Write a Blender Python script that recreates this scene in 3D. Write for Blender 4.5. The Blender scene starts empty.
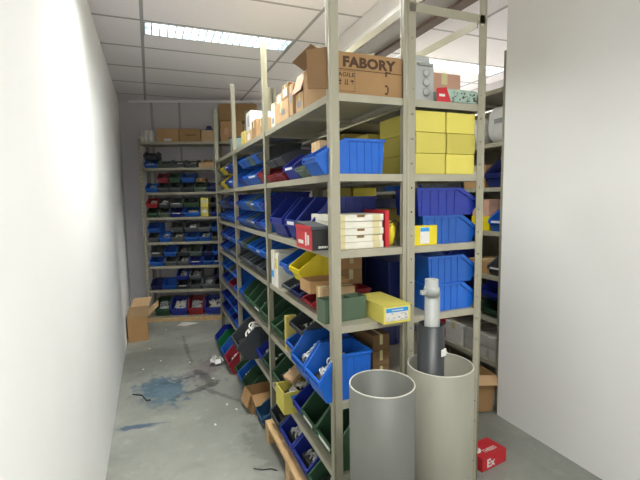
import bpy, bmesh, math, random
from mathutils import Vector, Matrix
random.seed(7)
SC = bpy.context.scene
COL = SC.collection
PI = math.pi

# ------------------------------------------------------------------ camera
cam_data = bpy.data.cameras.new('camera')
cam = bpy.data.objects.new('camera', cam_data); COL.objects.link(cam)
YAW, PITCH, ROLL, F = 0.3826, 0.1005, -0.0165, 420.14
fw = Vector((math.sin(YAW)*math.cos(PITCH), math.cos(YAW)*math.cos(PITCH), -math.sin(PITCH)))
r0 = Vector((math.cos(YAW), -math.sin(YAW), 0)); u0 = r0.cross(fw)
rr = r0*math.cos(ROLL)+u0*math.sin(ROLL); uu = -r0*math.sin(ROLL)+u0*math.cos(ROLL)
M = Matrix(((rr.x, uu.x, -fw.x, 0), (rr.y, uu.y, -fw.y, 0), (rr.z, uu.z, -fw.z, 1.5), (0, 0, 0, 1)))
cam.matrix_world = M
cam_data.sensor_width = 36; cam_data.lens = F/640*36; cam_data.clip_start = 0.02
SC.camera = cam

# ------------------------------------------------------------------ world, exposure
w = bpy.data.worlds.new('world'); SC.world = w; w.use_nodes = True
w.node_tree.nodes['Background'].inputs[0].default_value = (1, .97, .92, 1)
w.node_tree.nodes['Background'].inputs[1].default_value = 1.2
SC.view_settings.view_transform = 'Standard'; SC.view_settings.look = 'None'
SC.view_settings.gamma = 1; SC.view_settings.use_curve_mapping = False
SC.view_settings.exposure = 0.2
TUBE_WATTS = 34
LAMP_POWER = {(0, 1): .7, (2, 1): 1.6, (0, -1): .38, (2, 3): 3.0, (0, -5): .3, (2, -5): .2}  # the first pair is visible; every later lamp is unseen, added for fill
CEIL = 2.77

# ------------------------------------------------------------------ materials
def hexc(s):
    v = [int(s[i:i+2], 16)/255 for i in (0, 2, 4)]
    return tuple((c/12.92 if c <= 0.04045 else ((c+0.055)/1.055)**2.4) for c in v)+(1,)
MATS = {}
VARY = {'blue', 'brightblue', 'navy', 'dark_navy', 'red', 'bright_red', 'green', 'grey', 'dark_grey', 'grey_green', 'card', 'card_light', 'card_yellow'}
def mat(name, col, rough=0.5, metal=0.0, noise=0.0, scale=20, bump=0.0, spec=0.5, emit=0.0, stretch=None, alpha=1.0, detail=4):
    if name in MATS: return MATS[name]
    m = bpy.data.materials.new(name); m.use_nodes = True; nt = m.node_tree
    b = nt.nodes['Principled BSDF']
    c = hexc(col) if isinstance(col, str) else col
    b.inputs['Base Color'].default_value = c
    b.inputs['Roughness'].default_value = rough; b.inputs['Metallic'].default_value = metal
    b.inputs['Specular IOR Level'].default_value = spec
    if emit: b.inputs['Emission Color'].default_value = c; b.inputs['Emission Strength'].default_value = emit
    if alpha < 1: b.inputs['Alpha'].default_value = alpha
    if noise or bump:
        tc = nt.nodes.new('ShaderNodeTexCoord'); mp = nt.nodes.new('ShaderNodeMapping')
        if stretch: mp.inputs['Scale'].default_value = stretch
        nt.links.new(tc.outputs['Object'], mp.inputs[0])
        n = nt.nodes.new('ShaderNodeTexNoise'); n.inputs['Scale'].default_value = scale; n.inputs['Detail'].default_value = detail
        nt.links.new(mp.outputs[0], n.inputs['Vector'])
        if noise:
            mr = nt.nodes.new('ShaderNodeMapRange'); mr.inputs[1].default_value = .3; mr.inputs[2].default_value = .7
            mr.inputs[3].default_value = 1-noise; mr.inputs[4].default_value = 1+noise*0.6
            nt.links.new(n.outputs['Fac'], mr.inputs[0])
            mx = nt.nodes.new('ShaderNodeVectorMath'); mx.operation = 'SCALE'; mx.inputs[0].default_value = c[:3]
            src = mr.outputs[0]
            if name in VARY:
                oi = nt.nodes.new('ShaderNodeObjectInfo'); m2 = nt.nodes.new('ShaderNodeMapRange'); m2.inputs[3].default_value = .78; m2.inputs[4].default_value = 1.18
                nt.links.new(oi.outputs['Random'], m2.inputs[0]); m3 = nt.nodes.new('ShaderNodeMath'); m3.operation = 'MULTIPLY'
                nt.links.new(src, m3.inputs[0]); nt.links.new(m2.outputs[0], m3.inputs[1]); src = m3.outputs[0]
            nt.links.new(src, mx.inputs['Scale']); nt.links.new(mx.outputs[0], b.inputs['Base Color'])
        if bump:
            bp = nt.nodes.new('ShaderNodeBump'); bp.inputs['Strength'].default_value = bump; bp.inputs['Distance'].default_value = .004
            nt.links.new(n.outputs['Fac'], bp.inputs['Height']); nt.links.new(bp.outputs[0], b.inputs['Normal'])
    MATS[name] = m; return m
mat('post', '9a9683', .3, noise=.06, scale=9, stretch=(1, 1, .3))
mat('shelf', 'a09c8a', .33, noise=.08, scale=12)
mat('wall', 'cfcccf', .8, noise=.03, scale=3)
mat('partition', 'f4f4f2', .8, noise=.015, scale=3)
mat('tile', 'f0ecf0', .9, noise=.03, scale=60, bump=.1)
mat('gridbar', 'a9a7aa', .6)
mat('blue', '1a5ab4', .38, noise=.08, scale=14)
mat('brightblue', '145cba', .36, noise=.06, scale=14)
mat('navy', '1c2f8c', .4, noise=.1, scale=14)
mat('dark_navy', '17235c', .42, noise=.1, scale=14)
mat('red', '8c2430', .42, noise=.1, scale=14)
mat('bright_red', 'b3262c', .42, noise=.1, scale=14)
mat('green', '2f5038', .5, noise=.12, scale=14)
mat('bright_green', '15663f', .45, noise=.12, scale=14)
mat('grey', '5d6266', .5, noise=.12, scale=14)
mat('dark_grey', '3a3f44', .5, noise=.12, scale=14)
mat('grey_green', '5f6f62', .5, noise=.12, scale=14)
mat('yellow', 'd9c515', .45, noise=.08, scale=14)
mat('teal', '24486a', .45, noise=.1, scale=14)
mat('card', 'a88459', .85, noise=.09, scale=7)
mat('card_light', 'bf9f78', .85, noise=.08, scale=7)
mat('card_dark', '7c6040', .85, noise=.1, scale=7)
mat('card_pink', 'c49a84', .85, noise=.06, scale=7)
mat('card_yellow', 'd2c65e', .8, noise=.05, scale=9)
mat('card_olive', 'c8b55c', .8, noise=.06, scale=9)
mat('paper', 'd8d6d0', .8, noise=.05, scale=25)
mat('cream', 'dcd9cc', .7, noise=.07, scale=14)
mat('tape', 'cdc293', .4)
mat('ink', '4a3626', .9)
mat('black', '1d1e20', .45, noise=.1, scale=9)
mat('black_card', '34383c', .6, noise=.12, scale=14)
mat('redcard', 'c02530', .5, noise=.05, scale=9)
mat('label_blue', '2a8fd0', .6)
mat('label_grey', '8f9296', .7)
mat('steel', 'd0d2d2', .35, metal=.35, noise=.15, scale=40)
mat('whiteplastic', 'dcdad2', .5, noise=.1, scale=50)
mat('brass', 'b59a5c', .4, metal=.6, noise=.15, scale=40)
mat('mixed_dark', '3b3a38', .5, metal=.3, noise=.3, scale=60)
mat('pvc', '5b5d57', .5, noise=.07, scale=6, stretch=(1, 1, .4), bump=.05)
mat('pvc_light', '848376', .55, noise=.09, scale=5, stretch=(1, 1, .3), bump=.08)
mat('pvc_rim', 'b9b7ab', .6, noise=.08, scale=30)
mat('pe_black', '2a2d30', .4, noise=.1, scale=10)
mat('drain', '9a9d9a', .45, noise=.04, scale=10)
mat('enclosure', 'b4b7b4', .5, noise=.04, scale=10)
mat('clearplastic', '9fb5a8', .2, noise=.2, scale=30)
mat('duct', 'e8e4e2', .5, noise=.04, scale=6)
mat('duct_under', '9b9896', .45, noise=.06, scale=6)
mat('duct_strip', '6e5a50', .6, noise=.1, scale=12)
mat('wood', 'c8a678', .7, noise=.18, scale=9, stretch=(4, .6, 4))
mat('tube', (1, 1, 1, 1), .5, emit=6.0)
mat('louvre', '6d797c', .5)
mat('housing', '7d888b', .5)
mat('tub', '9fb4ba', .35, noise=.05)
mat('bag', 'd8d8d6', .35, noise=.12, scale=18, bump=.5)
mat('yellowbag', 'dcc32a', .4, noise=.15, scale=25, bump=.4)

def floor_material():
    m = bpy.data.materials.new('concrete_floor'); m.use_nodes = True; nt = m.node_tree; N = nt.nodes; L = nt.links
    b = N['Principled BSDF']; tc = N.new('ShaderNodeTexCoord')
    def noise(sc, det=6, dist=0.0, vec=None):
        n = N.new('ShaderNodeTexNoise'); n.inputs['Scale'].default_value = sc; n.inputs['Detail'].default_value = det
        n.inputs['Distortion'].default_value = dist; L.new(vec or tc.outputs['Object'], n.inputs['Vector']); return n.outputs['Fac']
    def ramp(f, a, bb, lo=0.0, hi=1.0):
        r = N.new('ShaderNodeMapRange'); r.inputs[1].default_value = a; r.inputs[2].default_value = bb
        r.inputs[3].default_value = lo; r.inputs[4].default_value = hi; L.new(f, r.inputs[0]); return r.outputs[0]
    def mix(c1, c2, fac):
        x = N.new('ShaderNodeMix'); x.data_type = 'RGBA'; L.new(fac, x.inputs[0])
        for s, c in ((6, c1), (7, c2)):
            if isinstance(c, tuple): x.inputs[s].default_value = c
            else: L.new(c, x.inputs[s])
        return x.outputs[2]
    def mul(a, c):
        x = N.new('ShaderNodeMath'); x.operation = 'MULTIPLY'
        for i, v in ((0, a), (1, c)):
            if isinstance(v, float): x.inputs[i].default_value = v
            else: L.new(v, x.inputs[i])
        return x.outputs[0]
    def blob(cx, cy, sx, sy, wob=.5, rot=0.0, edge=.55):
        mp = N.new('ShaderNodeMapping'); mp.vector_type = 'TEXTURE'
        mp.inputs['Location'].default_value = (cx, cy, 0); mp.inputs['Scale'].default_value = (sx, sy, 1); mp.inputs['Rotation'].default_value = (0, 0, rot)
        L.new(tc.outputs['Object'], mp.inputs[0])
        ln = N.new('ShaderNodeVectorMath'); ln.operation = 'LENGTH'; L.new(mp.outputs[0], ln.inputs[0])
        ad = N.new('ShaderNodeMath'); ad.operation = 'ADD'; L.new(ln.outputs['Value'], ad.inputs[0])
        L.new(ramp(noise(14, 6, .6), .3, .7, -wob, wob), ad.inputs[1])
        return ramp(ad.outputs[0], 1.0, edge, 0, 1)
    c = mix(hexc('7c7f78'), hexc('95978f'), ramp(noise(1.3, 7, .3), .35, .65))
    c = mix(c, hexc('767a74'), mul(ramp(noise(5, 8, 1.2), .52, .75), .45))
    c = mix(c, hexc('a8aaa1'), mul(ramp(noise(11, 8), .58, .8), .5))
    c = mix(c, hexc('4f524e'), mul(ramp(noise(60, 2), .66, .74), .4))
    for (cx, cy, sx, sy, col, k, rot, wb) in [(.02, 3.45, .22, .33, '3f5f73', .85, .3, .35), (.06, 3.38, .12, .16, '687d86', .55, .3, .4),
            (.36, 3.72, .16, .3, '6b5a63', .5, -.4, .5), (-.14, 2.93, .16, .035, '33506b', .8, -.1, .4), (.3, 3.35, .26, .05, '4b4b4a', .65, .5, .5),
            (.36, 3.55, .05, .3, '4a4645', .6, .25, .5), (.2, 3.6, .2, .04, '3f4d58', .6, .2, .5), (.27, 4.35, .025, .55, '5a5955', .6, .02, .5),
            (.42, 3.2, .03, .3, '504e4c', .6, .6, .4), (.58, 2.35, .12, .35, '5c5d58', .5, 0.1, .5), (.5, 3.9, .12, .2, '77636a', .5, 0, .5), (-.1, 4.2, .25, .5, '71756d', .5, 0, .4)]:
        c = mix(c, hexc(col), mul(blob(cx, cy, sx, sy, wb, rot), k))
    L.new(c, b.inputs['Base Color'])
    L.new(ramp(noise(6, 5), .3, .7, .38, .6), b.inputs['Roughness'])
    bp = N.new('ShaderNodeBump'); bp.inputs['Strength'].default_value = .15; bp.inputs['Distance'].default_value = .003
    L.new(noise(30, 6), bp.inputs['Height']); L.new(bp.outputs[0], b.inputs['Normal'])
    return m

# ------------------------------------------------------------------ mesh helpers
def bx(bm, a, b, mi=0):
    x0, y0, z0 = a; x1, y1, z1 = b
    v = [bm.verts.new(p) for p in ((x0,y0,z0),(x1,y0,z0),(x1,y1,z0),(x0,y1,z0),(x0,y0,z1),(x1,y0,z1),(x1,y1,z1),(x0,y1,z1))]
    for f in ((3,2,1,0),(4,5,6,7),(0,1,5,4),(1,2,6,5),(2,3,7,6),(3,0,4,7)):
        fc = bm.faces.new([v[i] for i in f]); fc.material_index = mi
def prism(bm, pts, x0, x1, mi=0):           # pts in (y,z), extruded along x
    a = [bm.verts.new((x0, p[0], p[1])) for p in pts]; b = [bm.verts.new((x1, p[0], p[1])) for p in pts]
    n = len(pts)
    fs = [bm.faces.new(a[::-1]), bm.faces.new(b)]
    for i in range(n): fs.append(bm.faces.new((a[i], a[(i+1) % n], b[(i+1) % n], b[i])))
    for f in fs: f.material_index = mi
def bar(bm, p, q, w, h, mi=0):              # rectangular bar between two points
    p = Vector(p); q = Vector(q); d = (q-p).normalized()
    up = Vector((0, 0, 1)) if abs(d.z) < .9 else Vector((0, 1, 0))
    s = d.cross(up).normalized(); t = s.cross(d)
    vs = []
    for c in (p, q):
        for (i, j) in ((-1, -1), (1, -1), (1, 1), (-1, 1)): vs.append(bm.verts.new(c+s*w/2*i+t*h/2*j))
    for f in ((0,1,2,3),(7,6,5,4),(0,4,5,1),(1,5,6,2),(2,6,7,3),(3,7,4,0)):
        bm.faces.new([vs[i] for i in f]).material_index = mi
def tube(bm, pts, r, n=8, cap=True, mi=0):
    rings = []
    for i, p in enumerate(pts):
        p = Vector(p); d = (Vector(pts[min(i+1, len(pts)-1)])-Vector(pts[max(i-1, 0)])).normalized()
        up = Vector((0, 0, 1)) if abs(d.z) < .9 else Vector((0, 1, 0))
        s = d.cross(up).normalized(); t = s.cross(d)
        rings.append([bm.verts.new(p+(s*math.cos(2*PI*k/n)+t*math.sin(2*PI*k/n))*r) for k in range(n)])
    for a, b in zip(rings, rings[1:]):
        for k in range(n):
            f = bm.faces.new((a[k], a[(k+1) % n], b[(k+1) % n], b[k])); f.smooth = True; f.material_index = mi
    if cap: bm.faces.new(rings[0][::-1]).material_index = mi; bm.faces.new(rings[-1]).material_index = mi
def ring(bm, M, R, r, nu=12, nv=6):         # torus
    g = []
    for i in range(nu):
        a = 2*PI*i/nu; g.append([bm.verts.new(M @ Vector(((R+r*math.cos(2*PI*j/nv))*math.cos(a), (R+r*math.cos(2*PI*j/nv))*math.sin(a), r*math.sin(2*PI*j/nv)))) for j in range(nv)])
    for i in range(nu):
        for j in range(nv):
            f = bm.faces.new((g[i][j], g[(i+1) % nu][j], g[(i+1) % nu][(j+1) % nv], g[i][(j+1) % nv])); f.smooth = True
def lathe(bm, prof, n=48, mi=0, cx=0, cy=0, closed=False):
    g = [[bm.verts.new((cx+r*math.cos(2*PI*k/n), cy+r*math.sin(2*PI*k/n), z)) for k in range(n)] for r, z in prof]
    pairs = list(zip(g, g[1:]))
    if closed: pairs.append((g[-1], g[0]))
    for a, b in pairs:
        for k in range(n):
            f = bm.faces.new((a[k], a[(k+1) % n], b[(k+1) % n], b[k])); f.smooth = True; f.material_index = mi
def mesh(bm, name, *ms, bevel=0.0):
    if bevel:
        bmesh.ops.bevel(bm, geom=[e for e in bm.edges if len(e.link_faces) == 2], offset=bevel, segments=1, affect='EDGES', clamp_overlap=True)
    bmesh.ops.recalc_face_normals(bm, faces=bm.faces)
    me = bpy.data.meshes.new(name); bm.to_mesh(me); bm.free()
    for m in ms: me.materials.append(MATS[m] if isinstance(m, str) else m)
    return me
def link(name, me, parent=None, loc=(0, 0, 0), rot=(0, 0, 0)):
    o = bpy.data.objects.new(name, me); COL.objects.link(o)
    o.location = loc; o.rotation_euler = rot
    if parent: o.parent = parent
    return o
def tag(o, label=None, cat=None, group=None, kind=None):
    if label: o['label'] = label
    if cat: o['category'] = cat
    if group: o['group'] = group
    if kind: o['kind'] = kind
    return o
def empty(name, loc=(0, 0, 0), rz=0):
    o = bpy.data.objects.new(name, None); COL.objects.link(o); o.location = loc; o.rotation_euler = (0, 0, rz); o.empty_display_size = .05
    return o
def boxmesh(name, a, b, *m, bevel=0.0):
    bm = bmesh.new(); bx(bm, a, b); return mesh(bm, name, *m, bevel=bevel)
def struct(name, me): return tag(link(name, me), kind='structure')
def copy_tree(o, parent=None):
    c = o.copy(); COL.objects.link(c)
    if parent: c.parent = parent
    for ch in o.children: copy_tree(ch, c)
    return c
def text(name, s, m, width, parent=None, loc=(0, 0, 0), rot=(PI/2, 0, 0), bold=0.0, height=None, ext=.0004):
    cu = bpy.data.curves.new(name, 'FONT'); cu.body = s; cu.size = 1; cu.offset = bold; cu.extrude = .001; cu.resolution_u = 3
    cu.space_character = 1.05
    tmp = bpy.data.objects.new('tmp', cu); COL.objects.link(tmp)
    dg = bpy.context.evaluated_depsgraph_get(); me = bpy.data.meshes.new_from_object(tmp.evaluated_get(dg))
    bpy.data.objects.remove(tmp)
    xs = [v.co.x for v in me.vertices]; ys = [v.co.y for v in me.vertices]
    x0, x1, y0, y1 = min(xs), max(xs), min(ys), max(ys); kx = width/(x1-x0); ky = (height/(y1-y0)) if height else kx
    for v in me.vertices: v.co = ((v.co.x-x0)*kx, (v.co.y-y0)*ky, v.co.z/.001*ext)
    me.materials.clear(); me.materials.append(MATS[m]); me.name = name
    return link(name, me, parent, loc, rot)

# ------------------------------------------------------------------ room shell
XL, XR, YN = -0.30, 3.70, -2.0
TH = math.radians(17.5)
BT = Vector((math.cos(TH), -math.sin(TH), 0)); BN = Vector((math.sin(TH), math.cos(TH), 0))
BU0 = Vector((.3, 5.44, 0)) - BT*.41          # left front corner of the back rack
WL = Vector((.4, 5.81, 0))                    # a point on the back wall
def wall_y(x): return WL.y - (x-WL.x)*math.tan(TH)
bm = bmesh.new(); bx(bm, (XL-.1, YN-.1, -.1), (XR+.1, 6.2, 0)); struct('floor', mesh(bm, 'floor', floor_material()))
bm = bmesh.new()
for s in (0,):
    a = WL + BT*(-.85); b = WL + BT*3.6
    vs = [bm.verts.new(p) for p in (a, b, b+BN*.1, a+BN*.1)]; vt = [bm.verts.new(v.co+Vector((0, 0, CEIL))) for v in vs]
    bm.faces.new(vs[::-1]); bm.faces.new(vt)
    for i in range(4): bm.faces.new((vs[i], vs[(i+1) % 4], vt[(i+1) % 4], vt[i]))
struct('wall_back', mesh(bm, 'wall_back', 'wall'))
struct('wall_left', boxmesh('wall_left', (XL-.1, YN, 0), (XL, 6.05, CEIL), 'partition'))
struct('wall_right', boxmesh('wall_right', (XR, YN, 0), (XR+.1, 6.0, CEIL), 'wall'))
struct('wall_pier', boxmesh('wall_pier', (2.13, YN, 0), (2.25, 2.10, CEIL), 'partition'))
# wall angle trim under the ceiling and wall panel joint strips
bm = bmesh.new()
def along(s0, s1, o0, o1, z0, z1):
    base = WL
    P = [base+BT*s0-BN*o1, base+BT*s1-BN*o1, base+BT*s1-BN*o0, base+BT*s0-BN*o0]
    lo = [bm.verts.new(p+Vector((0, 0, z0))) for p in P]; hi = [bm.verts.new(p+Vector((0, 0, z1))) for p in P]
    bm.faces.new(lo[::-1]); bm.faces.new(hi)
    for i in range(4): bm.faces.new((lo[i], lo[(i+1) % 4], hi[(i+1) % 4], hi[i]))
along(-.6, 3.4, .001, .022, CEIL-.03, CEIL-.004)
struct('trim_1', mesh(bm, 'trim_1', 'tile'))
bm = bmesh.new()
for s in (-.33, .02, .95, 1.9): along(s-.014, s+.014, .001, .006, 0, CEIL-.03)
struct('trim_2', mesh(bm, 'trim_2', 'gridbar'))
# ceiling tiles with openings for the recessed lamps
GX0, GY0, DX, DY = .016, 2.78, 1.15, .57
LAMPS = list(LAMP_POWER)      # (column, row) of the ceiling grid
def lamp_rect(c, r): x = GX0+c*DX; y = GY0+r*DY; return (x+.012, y+.03, x+DX-.012, y+.28)
bm = bmesh.new(); bg = bmesh.new()
for c in range(-1, 4):
    for r in range(-9, 7):
        x0, x1 = GX0+c*DX, GX0+(c+1)*DX; y0, y1 = GY0+r*DY, GY0+(r+1)*DY
        x0 = max(x0, XL-.1); x1 = min(x1, XR+.1)
        if y1 < YN-.2 or x1 <= x0: continue
        if (c, r) in LAMPS:
            lx0, ly0, lx1, ly1 = lamp_rect(c, r); lx0 = max(lx0, x0)
            for q in ((x0, y0, x1, ly0), (x0, ly1, x1, y1), (x0, ly0, lx0, ly1), (lx1, ly0, x1, ly1)):
                if q[2]-q[0] > .001: bx(bm, (q[0], q[1], CEIL), (q[2], q[3], CEIL+.015))
        else: bx(bm, (x0, y0, CEIL), (x1, y1, CEIL+.015))
for c in range(0, 4): bx(bg, (GX0+c*DX-.012, YN, CEIL-.003), (GX0+c*DX+.012, 6.1, CEIL+.001))
for r in range(-8, 6): bx(bg, (XL, GY0+r*DY-.010, CEIL-.002), (XR, GY0+r*DY+.010, CEIL+.001))
struct('ceiling', mesh(bm, 'ceiling', 'tile'))
struct('trim_3', mesh(bg, 'trim_3', 'gridbar'))

# ------------------------------------------------------------------ louvred ceiling lamps, seen ones and added fill
LW, LD = DX-.024, .25
def make_lamp(hb):
    t = empty('ceiling_light')
    bm = bmesh.new()       # open housing
    for a, b in (((0,0,0),(LW,.008,.09)), ((0,LD-.008,0),(LW,LD,.09)), ((0,.008,0),(.008,LD-.008,.09)), ((LW-.008,.008,0),(LW,LD-.008,.09)), ((0,0,.09),(LW,LD,.098))): bx(bm, a, b)
    link('housing', mesh(bm, 'housing', 'housing'), t)
    bm = bmesh.new()
    nx = 20
    for i in range(1, nx):
        x = LW*i/nx; prism(bm, [(.008, 0), (LD-.008, 0), (LD-.008, hb), (.008, hb)], x-.003, x+.003)
    bx(bm, (.008, LD/2-.002, 0), (LW-.008, LD/2+.002, hb))
    link('louvre', mesh(bm, 'louvre', 'louvre'), t)
    for y in (LD*.27, LD*.73):
        bm = bmesh.new(); tube(bm, [(.03, y, .072), (LW-.03, y, .072)], .012, 10); link('lamp_tube', mesh(bm, 'lamp_tube', 'tube'), t)
    return t
lamp0 = make_lamp(.048); lamp1 = make_lamp(.02)
LABL = {(0, 1): 'louvred ceiling light recessed above the aisle floor, left of the long rack', (2, 1): 'bright louvred ceiling light on the far right, above the pinkish carton', (2, 3): 'added louvred ceiling light hidden behind the goods, put in to brighten the back wall'}
for i, (c, r) in enumerate(LAMPS):
    x0, y0, x1, y1 = lamp_rect(c, r)
    if c == -1: continue
    o = lamp0 if i == 0 else (lamp1 if i == 1 else copy_tree(lamp1))
    o.location = (x0, y0, CEIL+.0005)
    tag(o, LABL.get((c, r), 'added louvred ceiling light out of the picture, put in as fill light'), 'light', 'louvred ceiling lights')
    ld = bpy.data.lights.new('tube_light', 'AREA'); ld.shape = 'RECTANGLE'; ld.size = LW-.06; ld.size_y = LD-.05
    ld.energy = TUBE_WATTS*LAMP_POWER[c, r]; ld.color = (1, 1, .95)
    lo = bpy.data.objects.new('tube_light', ld); COL.objects.link(lo); lo.parent = o; lo.location = (LW/2, LD/2, .054)
# hanging duct above the right-hand rack
t = tag(empty('ceiling_duct', (1.44, 0, 2.58)), 'pale box duct under the ceiling above the right half of the rack', 'duct')
link('duct_body', boxmesh('duct_body', (.02, 1.75, .02), (.34, 3.75, .185), 'duct'), t)
link('flange', boxmesh('flange', (0, 1.75, 0), (.02, 3.75, .055), 'partition'), t)
link('under_panel', boxmesh('under_panel', (.05, 1.75, .004), (.22, 3.75, .02), 'duct_under'), t)
link('edge_strip', boxmesh('edge_strip', (.22, 1.75, -.012), (.30, 3.75, .02), 'duct_strip'), t)
link('end_cap', boxmesh('end_cap', (.14, 1.62, 0), (.34, 1.75, .10), 'black_card'), t)

# ------------------------------------------------------------------ racks
def post_mesh(h, holes, sx=1, tee=False, wy=.034):
    bm = bmesh.new(); W_, T_ = .034, .003
    def plate(a0, a1, axis):
        def P(a, z): return (a*sx, 0, z) if axis == 0 else (0, a, z)
        if not holes:
            if axis == 0: bx(bm, (min(a0*sx, a1*sx), -T_, 0), (max(a0*sx, a1*sx), 0, h))
            else: bx(bm, (0 if sx > 0 else -T_, a0, 0), (T_ if sx > 0 else 0, a1, h))
            return
        us = [a0, a0+(a1-a0)*.4, a0+(a1-a0)*.68, a1] if holes == 1 else [a0, a0+(a1-a0)*.45, a0+(a1-a0)*.62, a1]
        zs = [0]; z = .03; ph, hh = (.05, .014) if holes == 1 else (.1, .008)
        while z+hh < h: zs += [z, z+hh]; z += ph
        zs.append(h); V = {}
        for i, u_ in enumerate(us):
            for j, zz in enumerate(zs):
                for k, o in enumerate((-T_, 0)):
                    V[i, j, k] = bm.verts.new((u_*sx, o, zz) if axis == 0 else ((0 if k == 0 else T_)*sx, u_, zz))
        for i in range(3):
            for j in range(len(zs)-1):
                if i == 1 and j % 2 == 1:
                    for (a, b, c, d) in (((i,j),(i+1,j),0,0),((i,j+1),(i+1,j+1),0,0),((i,j),(i,j+1),0,0),((i+1,j),(i+1,j+1),0,0)):
                        bm.faces.new((V[a+(0,)], V[b+(0,)], V[b+(1,)], V[a+(1,)]))
                    continue
                for k in (0, 1): bm.faces.new((V[i,j,k], V[i+1,j,k], V[i+1,j+1,k], V[i,j+1,k]))
    if tee:
        plate(-.017, .017, 0); bx(bm, (-.0015, 0, 0), (.0015, .03, h))
    else:
        plate(0, W_, 0); plate(0, wy, 1)
        tube(bm, [(.003*sx, -.001, 0), (.003*sx, -.001, h)], .0055, 8)
        tube(bm, [(W_*sx, -.001, 0), (W_*sx, -.001, h)], .003, 6)
    return mesh(bm, 'post', 'post')
def shelf_mesh(L, D, zt=0):
    bm = bmesh.new(); g = .004
    bx(bm, (g, g, -.004), (L-g, D-g, 0))
    for y0, y1 in ((g, g+.003), (D-g-.003, D-g)): bx(bm, (g, y0, -.029), (L-g, y1, -.004))
    for y0, y1 in ((g+.003, g+.016), (D-g-.016, D-g-.003)): bx(bm, (g+.003, y0, -.029), (L-g-.003, y1, -.026))
    for x0, x1 in ((g, g+.003), (L-g-.003, L-g)): bx(bm, (x0, g+.003, -.029), (x1, D-g-.003, -.004))
    bx(bm, (L/2-.02, g+.003, -.020), (L/2+.02, D-g-.003, -.004))
    return mesh(bm, 'shelf', 'shelf')
def rack(name, label, org, rz, bays, D, levels, h, holes, skip=(), first_h=None, name_rear=False):
    t = empty(name, org, rz); tag(t, label, 'shelving')
    xs = [0]
    for b in bays: xs.append(xs[-1]+b)
    P1 = post_mesh(h, holes, 1); P2 = post_mesh(h, holes, -1); PT = post_mesh(h, holes, 1, True)
    for i, x in enumerate(xs):
        me = (P1 if first_h is None else post_mesh(first_h, holes, 1)) if i == 0 else (P2 if i == len(xs)-1 else PT)
        link('post', me, t, (x, 0, 0))
        mb = P2 if i == 0 else (P1 if i == len(xs)-1 else PT)
        if name_rear and i in (0, len(xs)-1): mb = post_mesh(h, holes, 1 if i else -1, wy=.010)
        if i == 0 and first_h: mb = post_mesh(first_h, holes, -1)
        link('post', mb, t, (x, D, 0), (0, 0, PI))
    for i, b in enumerate(bays):
        S = shelf_mesh(b, D)
        for lv in levels:
            if (i, lv) in skip: continue
            link('shelf', S, t, (xs[i], 0, lv))
    return t
LV = [1.895, 1.591, 1.288, .983, .664, .349]
AX, AY, AD = .653, 1.49, .33
BXR, BXL = 1.391, .997
RA = rack('shelving_rack', 'long beige steel rack of bins along the left aisle, its end facing the viewer', (AX, AY+3, 0), -PI/2, [1, 1, 1], AD, LV, 2.42, False, name_rear=True)
RB = rack('shelving_rack', 'beige steel rack of yellow cartons and blue bins, backing onto the long rack', (BXR, AY, 0), PI/2, [1, 1, 1], BXR-BXL, LV[:4]+[.66, .34], 2.42, 2)
for nm, a, b in (('top_rail', (.0, .004, 2.235), (.003, BXR-BXL-.004, 2.27)), ('top_rail', (.045, .004, 2.235), (2.95, .008, 2.27)), ('top_rail', (.045, BXR-BXL-.008, 2.235), (2.95, BXR-BXL-.004, 2.27))):
    link(nm, boxmesh('top_rail', a, b, 'post'), RB)
BUL = [2.20, 1.89, 1.595, 1.29, .985, .685, .385, .05]
RU = rack('shelving_rack', 'beige perforated steel rack of small bins against the back wall', tuple(BU0), -TH, [.93, .93], .30, BUL, 2.56, 1, first_h=2.24)
CL = [2.20, 1.85, 1.55, 1.247, .94, .64, .33]
RC = rack('shelving_rack', 'grey steel rack across the right aisle, cut by the right picture edge', (2.17, 5.12, 0), -PI/2, [1, 1, 1], .40, CL, 2.42, False)
for i in range(3): link('light_block_panel', boxmesh('light_block_panel', (i+.004, .401, .01), (i+.996, .405, 2.16), 'shelf'), RC)  # added panel, keeps the over-lit wall behind from showing through the gaps

# ------------------------------------------------------------------ storage bins
BINM = {}
def bin_mesh(w, d, h, m):
    key = (round(w, 3), round(d, 3), round(h, 3), m)
    if key in BINM: return BINM[key]
    bm = bmesh.new(); t = .003; e = .11*d; sl = (.42 if w < .17 else .32)*d
    prof = [(e, 0), (0, .36*h), (0, .46*h), (sl, h), (d-.004, h), (d-.012, 0)]
    for x0 in (-w/2+.004, w/2-.004-t): prism(bm, prof, x0, x0+t)
    bx(bm, (-w/2+.007, e, 0), (w/2-.007, d-.012, t))
    prism(bm, [(d-.012-t, t), (d-.004-t, h), (d-.004, h), (d-.012, 0)], -w/2+.007, w/2-.007)
    prism(bm, [(e, 0), (0, .36*h), (0, .46*h), (t, .46*h), (t, .36*h), (e+t, 0)], -w/2+.007, w/2-.007)
    # rims
    R = .010 if w < .17 else .012
    for s in (-1, 1):
        x = s*(w/2-.0035)
        bar(bm, (x, 0, .46*h), (x, sl, h-.004), R, R*1.4); bar(bm, (x, sl, h-.005), (x, d, h-.005), R, .010)
        bar(bm, (x, -.001, .33*h), (x, -.001, .48*h), R, R)
        if w*h > .012:
            for k in range(1, 6):
                y = sl+(d-sl)*(k-.5)/5.2; a_, b_ = sorted((s*(w/2-.0042), s*(w/2-.0012))); bx(bm, (a_, y-.003, .004), (b_, y+.003, h-.010))
    bx(bm, (-w/2, d-.006, h-.010), (w/2, d+.001, h))
    bx(bm, (-w/2, -.007, .44*h), (w/2, .003, .48*h)); bx(bm, (-w/2, -.006, .325*h), (w/2, .003, .36*h))
    me = mesh(bm, 'storage_bin', m); BINM[key] = me; return me
CARDM = {}
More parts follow.
